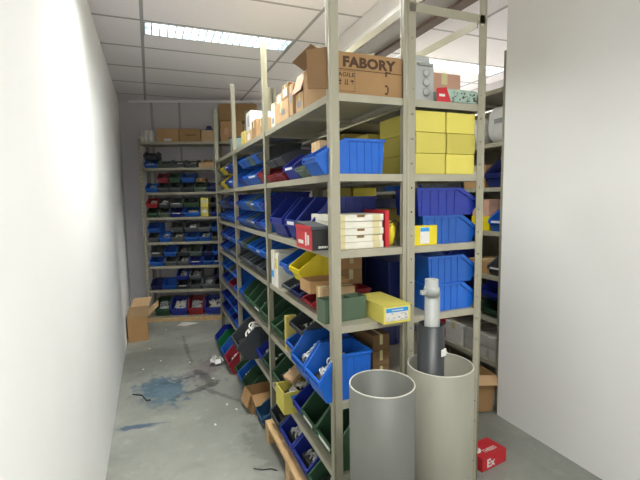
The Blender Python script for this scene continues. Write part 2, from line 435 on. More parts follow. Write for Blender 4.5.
def card_mesh(w, h):
    k = (round(w, 3), round(h, 3))
    if k not in CARDM: CARDM[k] = boxmesh('label_card', (-w*.3, -.0065, .365*h), (w*.3, -.0045, .44*h), 'paper')
    return CARDM[k]
HEAPM = {}
def heap_mesh(w, d, h, kind, var):
    key = (round(w, 2), round(d, 2), round(h, 2), kind, var)
    if key in HEAPM: return HEAPM[key]
    rnd = random.Random(hash((kind, var)) & 0xffff if False else sum(map(ord, kind))*7+var)
    bm = bmesh.new(); W2 = w/2-.016; y0, y1 = .07*d+.016, d-.03
    small = w < .17
    n = {'rings': 80, 'fittings': 80, 'clips': 90, 'parts': 50, 'cables': 14}[kind]
    if small: n = n//2
    S = min(w*.13, .024)
    for i in range(n):
        fy = rnd.random()**1.5; y = y0+S+(y1-y0-2*S)*fy; x = rnd.uniform(-W2+S, W2-S)
        top = .52*h+.32*h*min(1, fy*2.2)
        z = max(S+.004, top-S-rnd.random()*S*1.2)
        R = Matrix.Translation((x, y, z)) @ Matrix.Rotation(rnd.uniform(0, PI), 4, 'X') @ Matrix.Rotation(rnd.uniform(0, PI), 4, 'Y')
        if kind == 'rings': ring(bm, R, S*.8, S*.2, 12, 5)
        elif kind == 'fittings':
            if rnd.random() < .5: ring(bm, R, S*.5, S*.28, 8, 5)
            else: tube(bm, [R @ Vector((-S*.9, 0, 0)), R @ Vector((S*.9, 0, 0))], S*.35, 8)
        elif kind == 'clips':
            tube(bm, [R @ Vector(p) for p in ((-S*.9, 0, 0), (0, S*.4, 0), (S*.8, 0, 0))], S*.18, 5)
            if rnd.random() < .4: bx_m(bm, R, S*.45, S*.3, S*.2)
        elif kind == 'parts': bx_m(bm, R, S*.8, S*.55, S*.35)
        elif kind == 'cables':
            R = Matrix.Translation((rnd.uniform(-W2*.2, W2*.2), (y0+y1)/2+rnd.uniform(-.1, .1)*d, h*.5+rnd.random()*h*.42)) @ Matrix.Rotation(rnd.uniform(-.4, .4), 4, 'X') @ Matrix.Rotation(rnd.uniform(-.4, .4), 4, 'Y')
            ring(bm, R, min(W2, (y1-y0)/2)*rnd.uniform(.6, .8), .007, 26, 6)
    # what lies at the bottom of the heap
    prism(bm, [(y0, .005), (y0, .32*h), ((y0+y1)/2, .52*h), (y1, .56*h), (y1, .005)], -W2, W2, 1)
    ms = {'rings': 'steel', 'fittings': 'whiteplastic', 'clips': 'steel', 'parts': 'mixed_dark', 'cables': 'whiteplastic'}[kind]
    if var == 5: ms = 'brass'
    me = mesh(bm, kind, ms, 'mixed_dark'); HEAPM[key] = me; return me
def bx_m(bm, R, a, b, c):
    n0 = len(bm.verts); bm.verts.ensure_lookup_table()
    v = [bm.verts.new(R @ Vector((i*a, j*b, k*c))) for i, j, k in ((-1,-1,-1),(1,-1,-1),(1,1,-1),(-1,1,-1),(-1,-1,1),(1,-1,1),(1,1,1),(-1,1,1))]
    for f in ((3,2,1,0),(4,5,6,7),(0,1,5,4),(1,2,6,5),(2,3,7,6),(3,0,4,7)): bm.faces.new([v[i] for i in f])
CN = {'blue': 'blue', 'brightblue': 'bright blue', 'navy': 'deep blue', 'dark_navy': 'dark navy', 'red': 'dark red', 'bright_red': 'red', 'green': 'dark green',
      'bright_green': 'bright green', 'grey': 'grey', 'dark_grey': 'charcoal', 'grey_green': 'grey green', 'yellow': 'yellow', 'teal': 'teal blue'}
HN = {'rings': 'steel rings', 'fittings': 'pale fittings', 'clips': 'metal clips', 'parts': 'dark parts', 'cables': 'coiled cables'}
ORD = ['first', 'second', 'third', 'fourth', 'fifth', 'sixth', 'seventh', 'eighth', 'ninth', 'tenth']
def place_bin(pos, rz, w, d, h, m, where, group, heap=None, card=False, label=None, hvar=None):
    o = link('storage_bin', bin_mesh(w, d, h, m), None, pos, (0, 0, rz))
    tag(o, label or ('%s bin, %s' % (CN[m], where)), 'bin', group)
    if card: tag(link('label_card', card_mesh(w, h), o), 'white label card')
    if heap:
        v = hvar if hvar is not None else random.randint(0, 2)
        q = link('bin_contents', heap_mesh(w, d, h, heap, v), None, pos, (0, 0, rz))
        q.location.z += .0002
        tag(q, 'loose %s in %s bin, %s' % (HN[heap].split()[-1], CN[m], where), 'hardware', kind='stuff')
    return o

# back rack: s0,s1 measured along the rack from its left post
def back_row(si, z0, row, items, h=.118, d=.24):
    """items: (px-like centre fraction, width, colour, heap, card)"""
    sh = ['top', 'second', 'third', 'fourth', 'fifth', 'sixth', 'seventh', 'bottom'][si]
    n = 0
    for it in items:
        n += 1
        c, w_, m = it[:3]; hp = it[3] if len(it) > 3 else None; cd = it[4] if len(it) > 4 else False
        hh = it[5] if len(it) > 5 else h
        p = BU0 + BT*c + BN*.012; z = BUL[si]+z0
        place_bin((p.x, p.y, z), -TH, w_, d, hh, m, '%s from left, %s row, %s shelf of back rack' % (ORD[n-1], row, sh), 'bins on the back wall rack', hp, cd)
def S(a, b):      # pixel columns in the photo at this rack -> centre, width along the rack
    k = lambda x: (x-144.5)/(219-144.5)*.93+.01
    return ((k(a)+k(b))/2, (k(b)-k(a))*.97)
HR = .118
# (columns, colour, contents, card)
def BR(si, row, *its, h=HR, base=0.0, d=.24):
    back_row(si, base, row, [S(a, b)+tuple(r) for (a, b, *r) in its], h=h, d=d)
BR(1, 'lower', (147.5,160,'blue','clips',True), (160,173,'grey_green','parts'), (173.5,186,'grey','fittings'), (186.5,198.5,'grey','fittings'), h=.10)
BR(1, 'upper', (147.5,160,'dark_grey','parts'), base=.1005, h=.10)
BR(2, 'lower', (147.5,159,'blue','fittings'), (159.5,170,'grey'), (170.5,181.5,'grey','parts'), (182,193.5,'dark_grey'), (194,206,'grey_green'), (206.5,217,'dark_navy'))
BR(2, 'upper', (159.5,170,'red','parts'), (170.5,181.5,'green'), (182,195,'blue','parts'), base=HR+.0005)
BR(3, 'lower', (147.5,158.5,'green','parts'), (159,169.5,'grey_green','parts'), (170,182.5,'navy',None,True), (183,198.5,'blue','fittings'), (209,217,'navy','parts'))
BR(3, 'upper', (147.5,158.5,'bright_red','fittings'), (159,169.5,'dark_grey','fittings',True), (170,182.5,'grey',None,True), (183,198.5,'green','parts'), (209,217,'dark_grey'), base=HR+.0005)
BR(4, 'lower', (147.5,157.5,'grey'), (158,169,'blue','clips'), (169.5,182,'grey','fittings'), (183,196,'blue'), (196.5,208.5,'blue','fittings'), (209,217,'grey'))
BR(4, 'upper', (147.5,160,'blue'), (169.5,182,'grey','parts'), (183,196,'grey','fittings'), (196.5,208.5,'grey','parts'), (209,217,'blue'), base=HR+.0005)
BR(5, 'lower', (147.5,161.5,'blue'), (162,174,'grey'), (174.5,186,'grey','fittings',False), (186.5,198.5,'navy',None,True), (199,209,'blue'), (209.5,217.5,'blue',None,True))
BR(5, 'upper', (149,160,'grey',None,True), (162,174,'blue'), (174.5,186,'dark_grey','clips'), (186.5,198.5,'grey_green'), (199,209,'dark_navy','parts'), (209.5,217.5,'blue'), base=HR+.0005)
BR(6, 'lower', (147.5,158.5,'dark_navy'), (159,172.5,'blue'), (173,184.5,'dark_grey',None,True), (185.5,197,'grey'), (197.5,209,'grey','rings'), (209.5,217.5,'grey'))
BR(6, 'upper', (173,184.5,'navy','clips'), (185.5,197,'grey','clips'), (209.5,217.5,'dark_navy'), base=HR+.0005)
BR(7, 'only', (150.5,165,'green','clips'), (165.5,182,'navy','fittings'), (182.5,198,'red','clips'), (199,217.5,'navy','fittings'), h=.20, d=.26)
# second bay of the back rack seen in slivers past the long rack
for si, m in ((1, 'grey'), (2, 'dark_navy'), (3, 'grey'), (4, 'navy'), (5, 'blue'), (6, 'grey')):
    p = BU0+BT*1.06+BN*.012
    place_bin((p.x, p.y, BUL[si]), -TH, .17, .24, .14, m, 'beside perforated middle post, %s shelf of back rack' % ['', 'second', 'third', 'fourth', 'fifth', 'sixth', 'seventh'][si], 'bins on the back wall rack', 'parts')

# ------------------------------------------------------------------ cartons
def carton(name, label, size, pos, rz=0, m='card', flaps=False, sticker=None, tape=True, cat='box', group=None, seam_mat='tape', open_top=False):
    """closed carton, origin at the middle of its bottom; a taped seam along the top and down the ends"""
    W_, D_, H_ = size
    t = empty(name, pos, rz); tag(t, label, cat, group)
    if open_top:
        bm = bmesh.new(); k = .004
        bx(bm, (-W_/2, -D_/2, 0), (W_/2, D_/2, k))
        bx(bm, (-W_/2, -D_/2, k), (W_/2, -D_/2+k, H_)); bx(bm, (-W_/2, D_/2-k, k), (W_/2, D_/2, H_))
        bx(bm, (-W_/2, -D_/2+k, k), (-W_/2+k, D_/2-k, H_)); bx(bm, (W_/2-k, -D_/2+k, k), (W_/2, D_/2-k, H_))
        link('box_body', mesh(bm, 'box_body', m), t)
    else:
        bm = bmesh.new(); bx(bm, (-W_/2, -D_/2, 0), (W_/2, D_/2, H_)); link('box_body', mesh(bm, 'box_body', m, bevel=.002), t)
        if tape:
            bm = bmesh.new(); s = min(W_, D_)*.09
            if W_ >= D_:
                bx(bm, (-W_/2-.0006, -s, H_-.05*min(1, H_/.08)), (-W_/2, s, H_)); bx(bm, (W_/2, -s, H_-.05*min(1, H_/.08)), (W_/2+.0006, s, H_)); bx(bm, (-W_/2, -s, H_), (W_/2, s, H_+.0006))
            else:
                bx(bm, (-s, -D_/2-.0006, H_-.05*min(1, H_/.08)), (s, -D_/2, H_)); bx(bm, (-s, D_/2, H_-.05*min(1, H_/.08)), (s, D_/2+.0006, H_)); bx(bm, (-s, -D_/2, H_), (s, D_/2, H_+.0006))
            link('tape_strip', mesh(bm, 'tape_strip', seam_mat), t)
    if sticker:   # (side, u, z, w, h, material)
        sd, u_, z_, w_, h_, mm = sticker
        if sd == 'front': a, b = (u_-w_/2, -D_/2-.0012, z_), (u_+w_/2, -D_/2-.0002, z_+h_)
        elif sd == 'left': a, b = (-W_/2-.0012, u_-w_/2, z_), (-W_/2-.0002, u_+w_/2, z_+h_)
        link('sticker', boxmesh('sticker', a, b, mm), t)
    return t
def flap(t, p, q, dvec, m='card', th=.004, name='flap'):
    bm = bmesh.new(); p = Vector(p); q = Vector(q); d = Vector(dvec); n = (q-p).cross(d).normalized()*th
    a = [p, q, q+d-(q-p)*.03, p+d+(q-p)*.03]
    v = [bm.verts.new(x) for x in a]+[bm.verts.new(x+n) for x in a]
    for f in ((3,2,1,0),(4,5,6,7),(0,1,5,4),(1,2,6,5),(2,3,7,6),(3,0,4,7)): bm.faces.new([v[i] for i in f])
    return link(name, mesh(bm, name, m), t)

# --- top of the near bay: the printed carton
t = carton('cardboard_box', 'large printed brown carton on top shelf end, open flap on its left', (.318, .30, .158), (.819, 1.656, LV[0]), 0, 'card', tape=False)
body_front = -.15
link('seam', boxmesh('seam', (-.158, -.1512, .092), (.158, -.1502, .0945), 'ink'), t)
text('printed_word', 'FABORY', 'ink', .235, t, (-.107, -.1502, .102), height=.041, bold=.05)
text('printed_word', 'FRAGILE', 'ink', .098, t, (-.155, -.1502, .066), height=.0155, bold=.018)
bm = bmesh.new()   # handling symbols and their printed frame
X0 = -.125
G = {'printed_frame': [((-.156, 0, .012), (-.056, 0, .0128)), ((-.156, 0, .0872), (-.056, 0, .088)), ((-.0568, 0, .0128), (-.056, 0, .0872))],
     'glass_symbol': [((X0, 0, .036), (X0+.012, 0, .0385)), ((X0+.005, 0, .0385), (X0+.007, 0, .058)), ((X0+.001, 0, .046), (X0+.011, 0, .052))],
     'arrows_symbol': [((X0+.024, 0, .036), (X0+.040, 0, .0385)), ((X0+.026, 0, .0385), (X0+.029, 0, .056)), ((X0+.035, 0, .0385), (X0+.038, 0, .056))],
     'umbrella_symbol': [((X0+.050, 0, .048), (X0+.064, 0, .052)), ((X0+.053, 0, .052), (X0+.061, 0, .0545)), ((X0+.0562, 0, .038), (X0+.0578, 0, .048))],
     'pen_mark': [((.079, 0, .080), (.086, 0, .100)), ((.086, 0, .092), (.104, 0, .098))],
     'pen_loop': [((.078, 0, .040), (.090, 0, .047)), ((.088, 0, .018), (.094, 0, .040)), ((.078, 0, .010), (.090, 0, .018))]}
bm.free()
for nm, L_ in G.items():
    bm = bmesh.new()
    for a, b in L_: bx(bm, (a[0], -.1512, a[2]), (b[0], -.1502, b[2]))
    link(nm, mesh(bm, nm, 'ink'), t)
flap(t, (-.162, -.146, .016), (-.162, -.140, .170), (-.078, .03, -.004), 'card_dark')  # darker card paints in the shade on this flap
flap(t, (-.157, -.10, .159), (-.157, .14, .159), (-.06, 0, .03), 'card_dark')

def put(x0, x1, y0, y1, z, h, name, label, m='card_light', rz=0, **k):
    return carton(name, label, (x1-x0, y1-y0, h), ((x0+x1)/2, (y0+y1)/2, z), rz, m, **k)
Z1, Z2, Z3, Z4, Z5, Z6 = LV
e = .0006
t = put(.665, .93, 1.83, 1.93, Z1+e, .085, 'cardboard_box', 'low light carton with blue-grey label, top shelf, beside the printed carton', 'card_light', sticker=('left', 0, .02, .05, .03, 'label_grey'))
# torn carton piece lying on the two boxes
t = tag(empty('cardboard_scrap', (.66, 1.88, Z1+e+.0866)), 'torn pinkish cardboard piece leaning above the low light carton', 'cardboard')
flap(t, (-.01, -.06, .0), (-.01, .07, .0), (.03, .0, .085), 'card_pink', name='torn_sheet'); flap(t, (.018, .069, .004), (.06, .069, .004), (0, .0, .06), 'card_pink', name='torn_sheet')
put(.655, .90, 1.945, 2.00, Z1+e, .145, 'cardboard_box', 'tall narrow light carton standing upright, top shelf, near bay', 'card_light', sticker=('left', 0, .06, .03, .045, 'label_grey'))
put(.66, .92, 2.03, 2.27, Z1+e, .10, 'cardboard_box', 'battered light carton with torn front, lowest of the top shelf pair', 'card_light', sticker=('left', -.03, .03, .05, .03, 'label_grey'))
put(.665, .90, 2.04, 2.15, Z1+.1018, .075, 'cardboard_box', 'small carton with white sticker, right one on the battered carton', 'card', sticker=('left', 0, .015, .07, .04, 'paper'))
put(.67, .90, 2.165, 2.27, Z1+.1018, .055, 'cardboard_box', 'small carton with white sticker, left one on the battered carton', 'card_light', sticker=('left', 0, .01, .06, .035, 'paper'))
put(.665, .88, 2.29, 2.36, Z1+e, .13, 'cardboard_box', 'upright white-edged carton left of the battered carton', 'cream', sticker=('left', 0, .02, .04, .03, 'label_grey'))
put(.665, .93, 2.55, 2.66, Z1+e, .10, 'cardboard_box', 'slim tan carton just behind the second post, top shelf', 'card_light')
put(.665, .93, 2.72, 2.86, Z1+e, .12, 'cardboard_box', 'tan carton, second behind the second post, top shelf', 'card')
put(.67, .93, 2.88, 3.06, Z1+e, .075, 'cardboard_box', 'pale carton with label, bottom of the white-edged pair, middle bay', 'card_light', sticker=('left', 0, .015, .08, .04, 'paper'))
put(.67, .90, 2.90, 3.04, Z1+.0768, .13, 'cardboard_box', 'white-edged carton on the pale carton, middle bay top shelf', 'paper', sticker=('left', 0, .03, .05, .07, 'label_grey'))
put(.67, .90, 3.10, 3.24, Z1+e, .10, 'cardboard_box', 'yellowish carton left of the white-edged pair, top shelf', 'card_olive')
put(.66, .92, 3.32, 3.62, Z1+e, .02, 'flat_box', 'flat pale yellow green tray under the light blue tub', 'card_yellow', tape=False) if False else None
t = tag(empty('storage_tub', (.77, 3.72, Z1+e)), 'light blue-grey plastic tub on top shelf of the far bay', 'tub')
bm = bmesh.new(); lathe(bm, [(0.001, 0), (.085, 0), (.098, .11), (.104, .112), (.104, .12), (.001, .12)], 28); link('tub_body', mesh(bm, 'tub_body', 'tub'), t)
bm = bmesh.new(); lathe(bm, [(.001, .1202), (.106, .1202), (.106, .130), (.001, .134)], 28); link('lid', mesh(bm, 'lid', 'black_card'), t)
# back rack top: two big cartons, three small ones, cans
def bput(s0, s1, o0, o1, z, h, name, label, m='card', **k):
    c = BU0+BT*((s0+s1)/2)+BN*((o0+o1)/2)
    return carton(name, label, (s1-s0, o1-o0, h), (c.x, c.y, z), -TH, m, **k)
ZB = BUL[0]
bput(.215, .475, .02, .26, ZB+e, .155, 'cardboard_box', 'brown carton on the back rack, right of the white cans', 'card', sticker=('front', 0, .01, .09, .03, 'paper'))
bput(.485, .735, .02, .26, ZB+e, .155, 'cardboard_box', 'brown carton with small print in middle of back rack top', 'card', sticker=('front', .01, .07, .12, .018, 'card_dark'))
bput(.745, .90, .02, .25, ZB+e, .135, 'cardboard_box', 'pale grey-brown open carton at right on the back rack top', 'card_light', open_top=True)
t = bput(.78, .86, .06, .16, ZB+.1365, .065, 'small_box', 'small dark blue box standing above the pale carton', 'dark_navy', tape=False) if False else None
bm = bmesh.new(); bx(bm, (-.045, -.04, 0), (.045, .04, .16)); bx(bm, (-.03, -.03, .16), (.03, .03, .195))
c = BU0+BT*.825+BN*.12; tag(link('blue_canister', mesh(bm, 'blue_canister', 'dark_navy', bevel=.004), None, (c.x, c.y, ZB+.005), (0, 0, -TH)), 'dark blue canister sticking out of the pale open carton on back rack', 'canister')
bput(.975, 1.24, .02, .28, ZB+e, .245, 'cardboard_box', 'lower big brown carton of the stack on the back rack', 'card', sticker=('front', -.06, .08, .05, .08, 'card_pink'))
bput(.96, 1.42, .01, .28, ZB+.2468, .20, 'cardboard_box', 'upper big brown carton of the stack, nearly touching the ceiling', 'card')
canm = bmesh.new(); lathe(canm, [(.001, 0), (.024, 0), (.024, .066), (.020, .069), (.001, .069)], 16); canm = mesh(canm, 'can', 'paper')
n = 0
for i, sx_ in enumerate((.035, .088, .15)):
    for j in range(2):
        for k in range(2 if i < 2 or j == 0 else 2):
            c = BU0+BT*sx_+BN*(.045+.055*j)
            h_ = .0005+.0697*k
            if i == 0 and k == 1 and j == 0: continue
            tag(link('can', canm, None, (c.x, c.y, ZB+h_)), 'small white can in the stack at the left end of back rack top', 'can', 'white cans on the back rack')
# tray with loose things, second shelf; yellow stacked cartons, fourth shelf
t = bput(.70, .885, .015, .25, BUL[1]+e, .06, 'cardboard_tray', 'shallow open tray of loose parts at right of second back shelf', 'card_light', open_top=True)
h = heap_mesh(.17, .22, .13, 'fittings', 5); c = BU0+BT*.7925+BN*.025
tag(link('loose_parts', h, None, (c.x, c.y, BUL[1]+.005), (0, 0, -TH)), 'loose brass coloured parts piled in tray on second back shelf', 'hardware', kind='stuff')
h = heap_mesh(.19, .22, .16, 'fittings', 1)
bput(.70, .79, .015, .20, BUL[3]+e, .115, 'small_box', 'yellow box, lower one of two on fourth back shelf', 'card_yellow', sticker=('front', 0, .05, .06, .03, 'paper'))
bput(.70, .79, .015, .20, BUL[3]+.1175, .115, 'small_box', 'yellow box, upper one of two on fourth back shelf', 'card_yellow', sticker=('front', 0, .05, .06, .03, 'paper'))
bput(.655, .77, .03, .20, BUL[2]+.1190, .05, 'small_box', 'low brown box on the grey green bin, third back shelf', 'card_dark')
# plank on the floor under the back rack and paper
c = BU0+BT*.42+BN*(-.03)
tag(link('wooden_board', boxmesh('wooden_board', (-.44, -.02, 0), (.48, .02, .035), 'wood'), None, (c.x, c.y, .0003), (0, 0, -TH)), 'long wooden board on the floor before the back rack', 'board')
bm = bmesh.new(); vv = [bm.verts.new(p) for p in ((0,0,.004),(.10,-.05,.001),(.26,-.02,.012),(.20,.07,.003),(.07,.09,.016))]; bm.faces.new(vv)
bmesh.ops.solidify(bm, geom=bm.faces[:], thickness=.002)
tag(link('paper_sheet', mesh(bm, 'paper_sheet', 'paper'), None, (.22, 5.18, .002)), 'crumpled white paper sheet on the floor near the back rack', 'paper')

# ------------------------------------------------------------------ long rack bins (front face at x = AX)
def abin(yc, z, w_, h_, m, where, heap=None, card=False, d=.30, x=None, hvar=None, label=None):
    return place_bin(((AX+.004 if x is None else x), yc, z), -PI/2, w_, d, h_, m, where, 'bins in the long rack', heap, card, hvar=hvar, label=label)
SN = ['top', 'second', 'third', 'fourth', 'fifth', 'sixth', 'floor']
def arow(bay, si, row, y0, items, h=.12, base=0.0, d=.30, x=None):
    """items from near to far: (width, colour, contents, card); colour None = gap"""
    y = y0; n = 0
    for it in items:
        w_ = it[0]
        if it[1] is None: y += w_; continue
        n += 1
        z = (LV[si] if si < 6 else 0)+base+.0003
        abin(y+w_/2, z, w_-.004, h, it[1], '%s from near end, %s row, %s, %s bay' % (ORD[n-1], row, (SN[si]+' shelf') if si < 6 else 'floor', bay), it[2] if len(it) > 2 else None, it[3] if len(it) > 3 else False, d=d, x=x)
        y += w_
# near bay (y 1.49 .. 2.49)
# second shelf
abin(1.585, Z2+.0003, .15, .138, 'brightblue', '', d=.30, x=.60, label='bright blue ribbed bin, end of second shelf beside front post')
carton('cardboard_box', 'upright light carton behind the bright blue bin, second shelf', (.24, .10, .150), (.80, 1.725, Z2+e), 0, 'card_light', sticker=('left', 0, .05, .035, .06, 'paper'))
abin(1.86, Z2+.0003, .13, .10, 'grey_green', 'behind the light carton, second shelf, near bay')
abin(2.025, Z2+.0003, .18, .135, 'navy', 'with white card, second shelf, near bay', None, True)
arow('near', 1, 'lower', 2.13, [(.16, 'red', 'clips'), (.17, 'red', 'clips')], h=.085, d=.22)
arow('near', 1, 'upper', 2.14, [(.15, 'dark_grey', 'fittings'), (.17, 'dark_grey', 'fittings')], h=.08, base=.0855, d=.20)
# third shelf
arow('near', 2, 'only', 1.72, [(.20, 'navy'), (.19, 'navy', 'parts', True), (.05, None), (.24, 'navy')], h=.215, d=.325)
# fourth shelf, lower and upper
abin(1.96, Z4+.0003, .15, .10, 'dark_navy', 'under the yellow bin, fourth shelf, near bay', 'fittings')
abin(2.12, Z4+.0003, .15, .10, 'grey', 'under the blue bin, fourth shelf, near bay', 'fittings')
abin(1.80, Z4+.0003, .13, .085, 'red', 'beside tan carton, fourth shelf, near bay', 'fittings')
abin(1.975, Z4+.1008+.0003, .16, .14, 'yellow', 'raised on the small bins, fourth shelf of long rack', 'fittings', d=.24)
abin(2.155, Z4+.1008+.0003, .15, .135, 'blue', 'left of the yellow bins, fourth shelf, near bay')
put(.645, .84, 1.735, 1.865, Z4+.0858, .055, 'cardboard_box', 'small open carton resting on the dark red bin, fourth shelf', 'card', open_top=True)
# fifth shelf
BW = .165
abin(1.595, Z5+.0003, .175, .195, 'blue', 'end of fifth shelf beside the front post', 'rings', hvar=0, d=.235, x=.60, label='blue ribbed bin of rings at end of fifth shelf, beside front post')
abin(1.785, Z5+.0003, .175, .195, 'blue', '', 'rings', hvar=1, d=.235, x=.60, label='blue bin of rings, second from front post, fifth shelf')
abin(2.075, Z5+.0003, .14, .13, 'blue', 'third from front post, fifth shelf, near bay', 'fittings')
abin(1.945, Z5+.0003, .11, .12, 'green', 'between two blue bins, fifth shelf, near bay')
abin(1.97, Z5+.1308+.0003, .20, .115, 'dark_grey', 'raised on two others, fifth shelf, near bay', 'clips')
abin(2.28, Z5+.0003, .16, .16, 'green', 'near second post, fifth shelf, near bay', 'fittings')
abin(2.42, Z5+.0003, .10, .15, 'green', 'touching second post, fifth shelf, near bay', 'rings')
# sixth shelf
abin(1.61, Z6+.0003, .20, .215, 'green', 'first at front post, sixth shelf, near bay', None, True)
abin(1.815, Z6+.0003, .19, .20, 'green', 'second from front post, sixth shelf, near bay', None, True)
abin(1.98, Z6+.0003, .13, .18, 'navy', 'third from front post, sixth shelf, near bay')
abin(2.34, Z6+.0003, .22, .17, 'green', 'of large rings near second post, sixth shelf', 'rings', hvar=2)
# floor level on the pallet
PZ = .118
for yc, w_, h_, m, hp, wh in ((1.64, .20, .19, 'green', 'fittings', 'first from front post, on the pallet'), (1.86, .21, .20, 'navy', 'clips', 'second from front post, on the pallet'),
                              (2.09, .21, .19, 'navy', 'rings', 'third from front post, on the pallet'), (2.31, .19, .18, 'dark_grey', 'cables', 'fourth from front post, on the pallet')):
    abin(yc, PZ+.0003, w_, h_, m, wh, hp, d=.34, x=.625)
t = tag(empty('pallet', (.60, 1.53, 0)), 'pale wooden pallet on the floor under the near bay of bins', 'pallet')
for y in (0, .44, .86): link('bearer', boxmesh('bearer', (0, y, 0), (.40, y+.07, .098), 'wood'), t)
for i, x in enumerate((0, .105, .21, .315)): link('deck_board', boxmesh('deck_board', (x, 0, .0985), (x+.085, .93, .1175), 'wood'), t)
# middle bay (y 2.49 .. 3.49)
y0 = 2.53
arow('middle', 1, 'lower', y0, [(.16, 'red', 'clips'), (.30, 'blue', None, True), (.16, 'blue', 'fittings'), (.15, 'navy')], h=.14)
arow('middle', 1, 'upper', y0, [(.16, 'dark_grey', 'clips'), (.14, 'blue'), (.15, 'grey_green'), (.16, 'blue'), (.15, 'blue')], h=.11, base=.1405, d=.25)
arow('middle', 2, 'lower', y0, [(.13, 'blue', 'parts'), (.13, 'navy'), (.13, 'blue', None, True), (.13, 'grey'), (.13, 'blue', 'fittings'), (.14, 'blue'), (.12, 'navy')], h=.125)
arow('middle', 2, 'upper', y0, [(.13, 'navy'), (.13, 'blue'), (.13, 'blue', None, True), (.13, 'grey_green', 'parts'), (.13, 'blue'), (.14, 'blue'), (.12, 'navy')], h=.125, base=.1255)
arow('middle', 3, 'lower', y0, [(.13, 'dark_grey', 'parts'), (.13, 'grey', 'fittings'), (.13, 'dark_grey', 'clips'), (.13, 'grey', 'parts'), (.13, 'grey'), (.13, 'grey', 'fittings'), (.13, 'dark_grey')], h=.12)
arow('middle', 3, 'upper', y0, [(.13, 'blue'), (.13, 'blue', None, True), (.13, 'blue'), (.13, 'blue', 'parts'), (.13, 'green'), (.13, 'grey', 'fittings'), (.13, 'blue')], h=.12, base=.1205)
arow('middle', 4, 'only', y0, [(.19, 'green'), (.19, 'green', 'clips', True), (.19, 'green', None), (.18, 'green', 'parts'), (.16, 'blue', 'parts')], h=.19)
arow('middle', 5, 'only', y0, [(.17, 'green', 'rings'), (.17, 'navy', 'rings')], h=.17)
arow('middle', 5, 'far', 3.20, [(.22, 'grey', 'fittings')], h=.17)
place_bin((.53, 3.02, Z6+.0003), -PI/2, .26, .40, .235, 'dark_grey', '', 'bins in the long rack', 'cables', label='large charcoal bin of coiled cables sticking out into the aisle')
arow('middle', 6, 'only', 2.96, [(.20, 'green', 'parts'), (.17, 'blue', 'fittings'), (.12, 'green')], h=.19, x=.60)
# far bay (y 3.49 .. 4.49)
y0 = 3.53
arow('far', 1, 'lower', y0, [(.22, 'blue', None, True), (.18, 'navy', 'fittings'), (.24, 'yellow', None), (.20, 'grey', 'fittings')], h=.14)
arow('far', 1, 'upper', y0, [(.20, 'blue'), (.20, 'navy', 'fittings', True), (.24, 'yellow'), (.20, 'grey_green')], h=.12, base=.1405)
arow('far', 2, 'lower', y0, [(.18, 'blue', 'fittings'), (.22, 'blue'), (.16, 'navy', 'fittings'), (.16, 'blue'), (.17, 'dark_navy')], h=.125)
arow('far', 2, 'upper', y0, [(.18, 'navy'), (.22, 'dark_navy'), (.16, 'grey', 'parts'), (.16, 'blue'), (.17, 'grey', 'parts')], h=.125, base=.1255)
arow('far', 3, 'lower', y0, [(.14, 'grey', 'fittings'), (.14, 'grey'), (.14, 'dark_navy'), (.22, 'blue'), (.2, 'navy', 'fittings')], h=.12)
arow('far', 3, 'upper', y0, [(.2, 'blue', 'fittings'), (.2, 'navy', 'fittings', True), (.2, 'blue'), (.2, 'navy', 'fittings')], h=.12, base=.1205)
arow('far', 4, 'lower', y0, [(.16, 'blue', 'fittings'), (.24, 'red', None), (.2, 'blue', 'fittings'), (.2, 'navy')], h=.125)
arow('far', 4, 'upper', y0, [(.2, 'blue', 'clips'), (.2, 'grey', 'fittings'), (.2, 'blue', 'fittings'), (.2, 'blue', 'clips')], h=.12, base=.1255)
arow('far', 5, 'lower', y0, [(.18, 'blue', None), (.18, 'navy', 'parts'), (.18, 'blue'), (.18, 'navy'), (.17, 'navy')], h=.125)
arow('far', 5, 'upper', y0, [(.18, 'blue'), (.18, 'navy', 'fittings'), (.18, 'blue'), (.18, 'navy'), (.17, 'navy')], h=.12, base=.1255)
arow('far', 6, 'only', 3.50, [(.24, 'red', 'fittings'), (.20, 'blue', 'fittings'), (.22, 'bright_green'), (.18, 'navy')], h=.20, x=.56)

# ------------------------------------------------------------------ near bay, other goods
# flat white cartons with kraft tape, third shelf end
t0 = None
zz = Z3+.0004
for i in range(5):
    W_, D_, H_ = .232-.004*(i % 2), .24, .0275
    t = empty('flat_box', (.672+W_/2, 1.53+D_/2+.004*(i % 2), zz), .02*(i % 2)); n_ = ['lowest', 'second lowest', 'middle', 'second highest', 'topmost']
    tag(t, 'flat white taped box, %s of five stacked on the third shelf end' % n_[i], 'box', 'flat white boxes')
    link('box_body', boxmesh('box_body', (-W_/2, -D_/2, 0), (W_/2, D_/2, H_), 'cream', bevel=.0015), t)
    for x in (-W_*.42, W_*.28): link('tape_strip', boxmesh('tape_strip', (x, -D_/2-.0007, .001), (x+.035, -D_/2, H_-.001), 'tape'), t)
    if i in (1, 2, 4): link('lift_tab', boxmesh('lift_tab', (-.008, -D_/2-.001, H_*.6), (.026, -D_/2, H_-.001), 'card_dark'), t)
    zz += H_+.0007
bm = bmesh.new(); vv = [bm.verts.new(p) for p in ((0,0,.012),(.08,-.02,.006),(.095,.06,.004),(.02,.07,.010))]; bm.faces.new(vv); bmesh.ops.solidify(bm, geom=bm.faces[:], thickness=.0015)
tag(link('paper_note', mesh(bm, 'paper_note', 'paper'), None, (.745, 1.535, zz-.002)), 'loose white paper lying on the topmost flat white box', 'paper')
tag(link('red_board', boxmesh('red_board', (0, 0, 0), (.018, .22, .155), 'redcard', bevel=.001), None, (.913, 1.53, Z3+.0004), (0, 0, 0)), 'red flat carton on edge right of the flat white boxes', 'box')
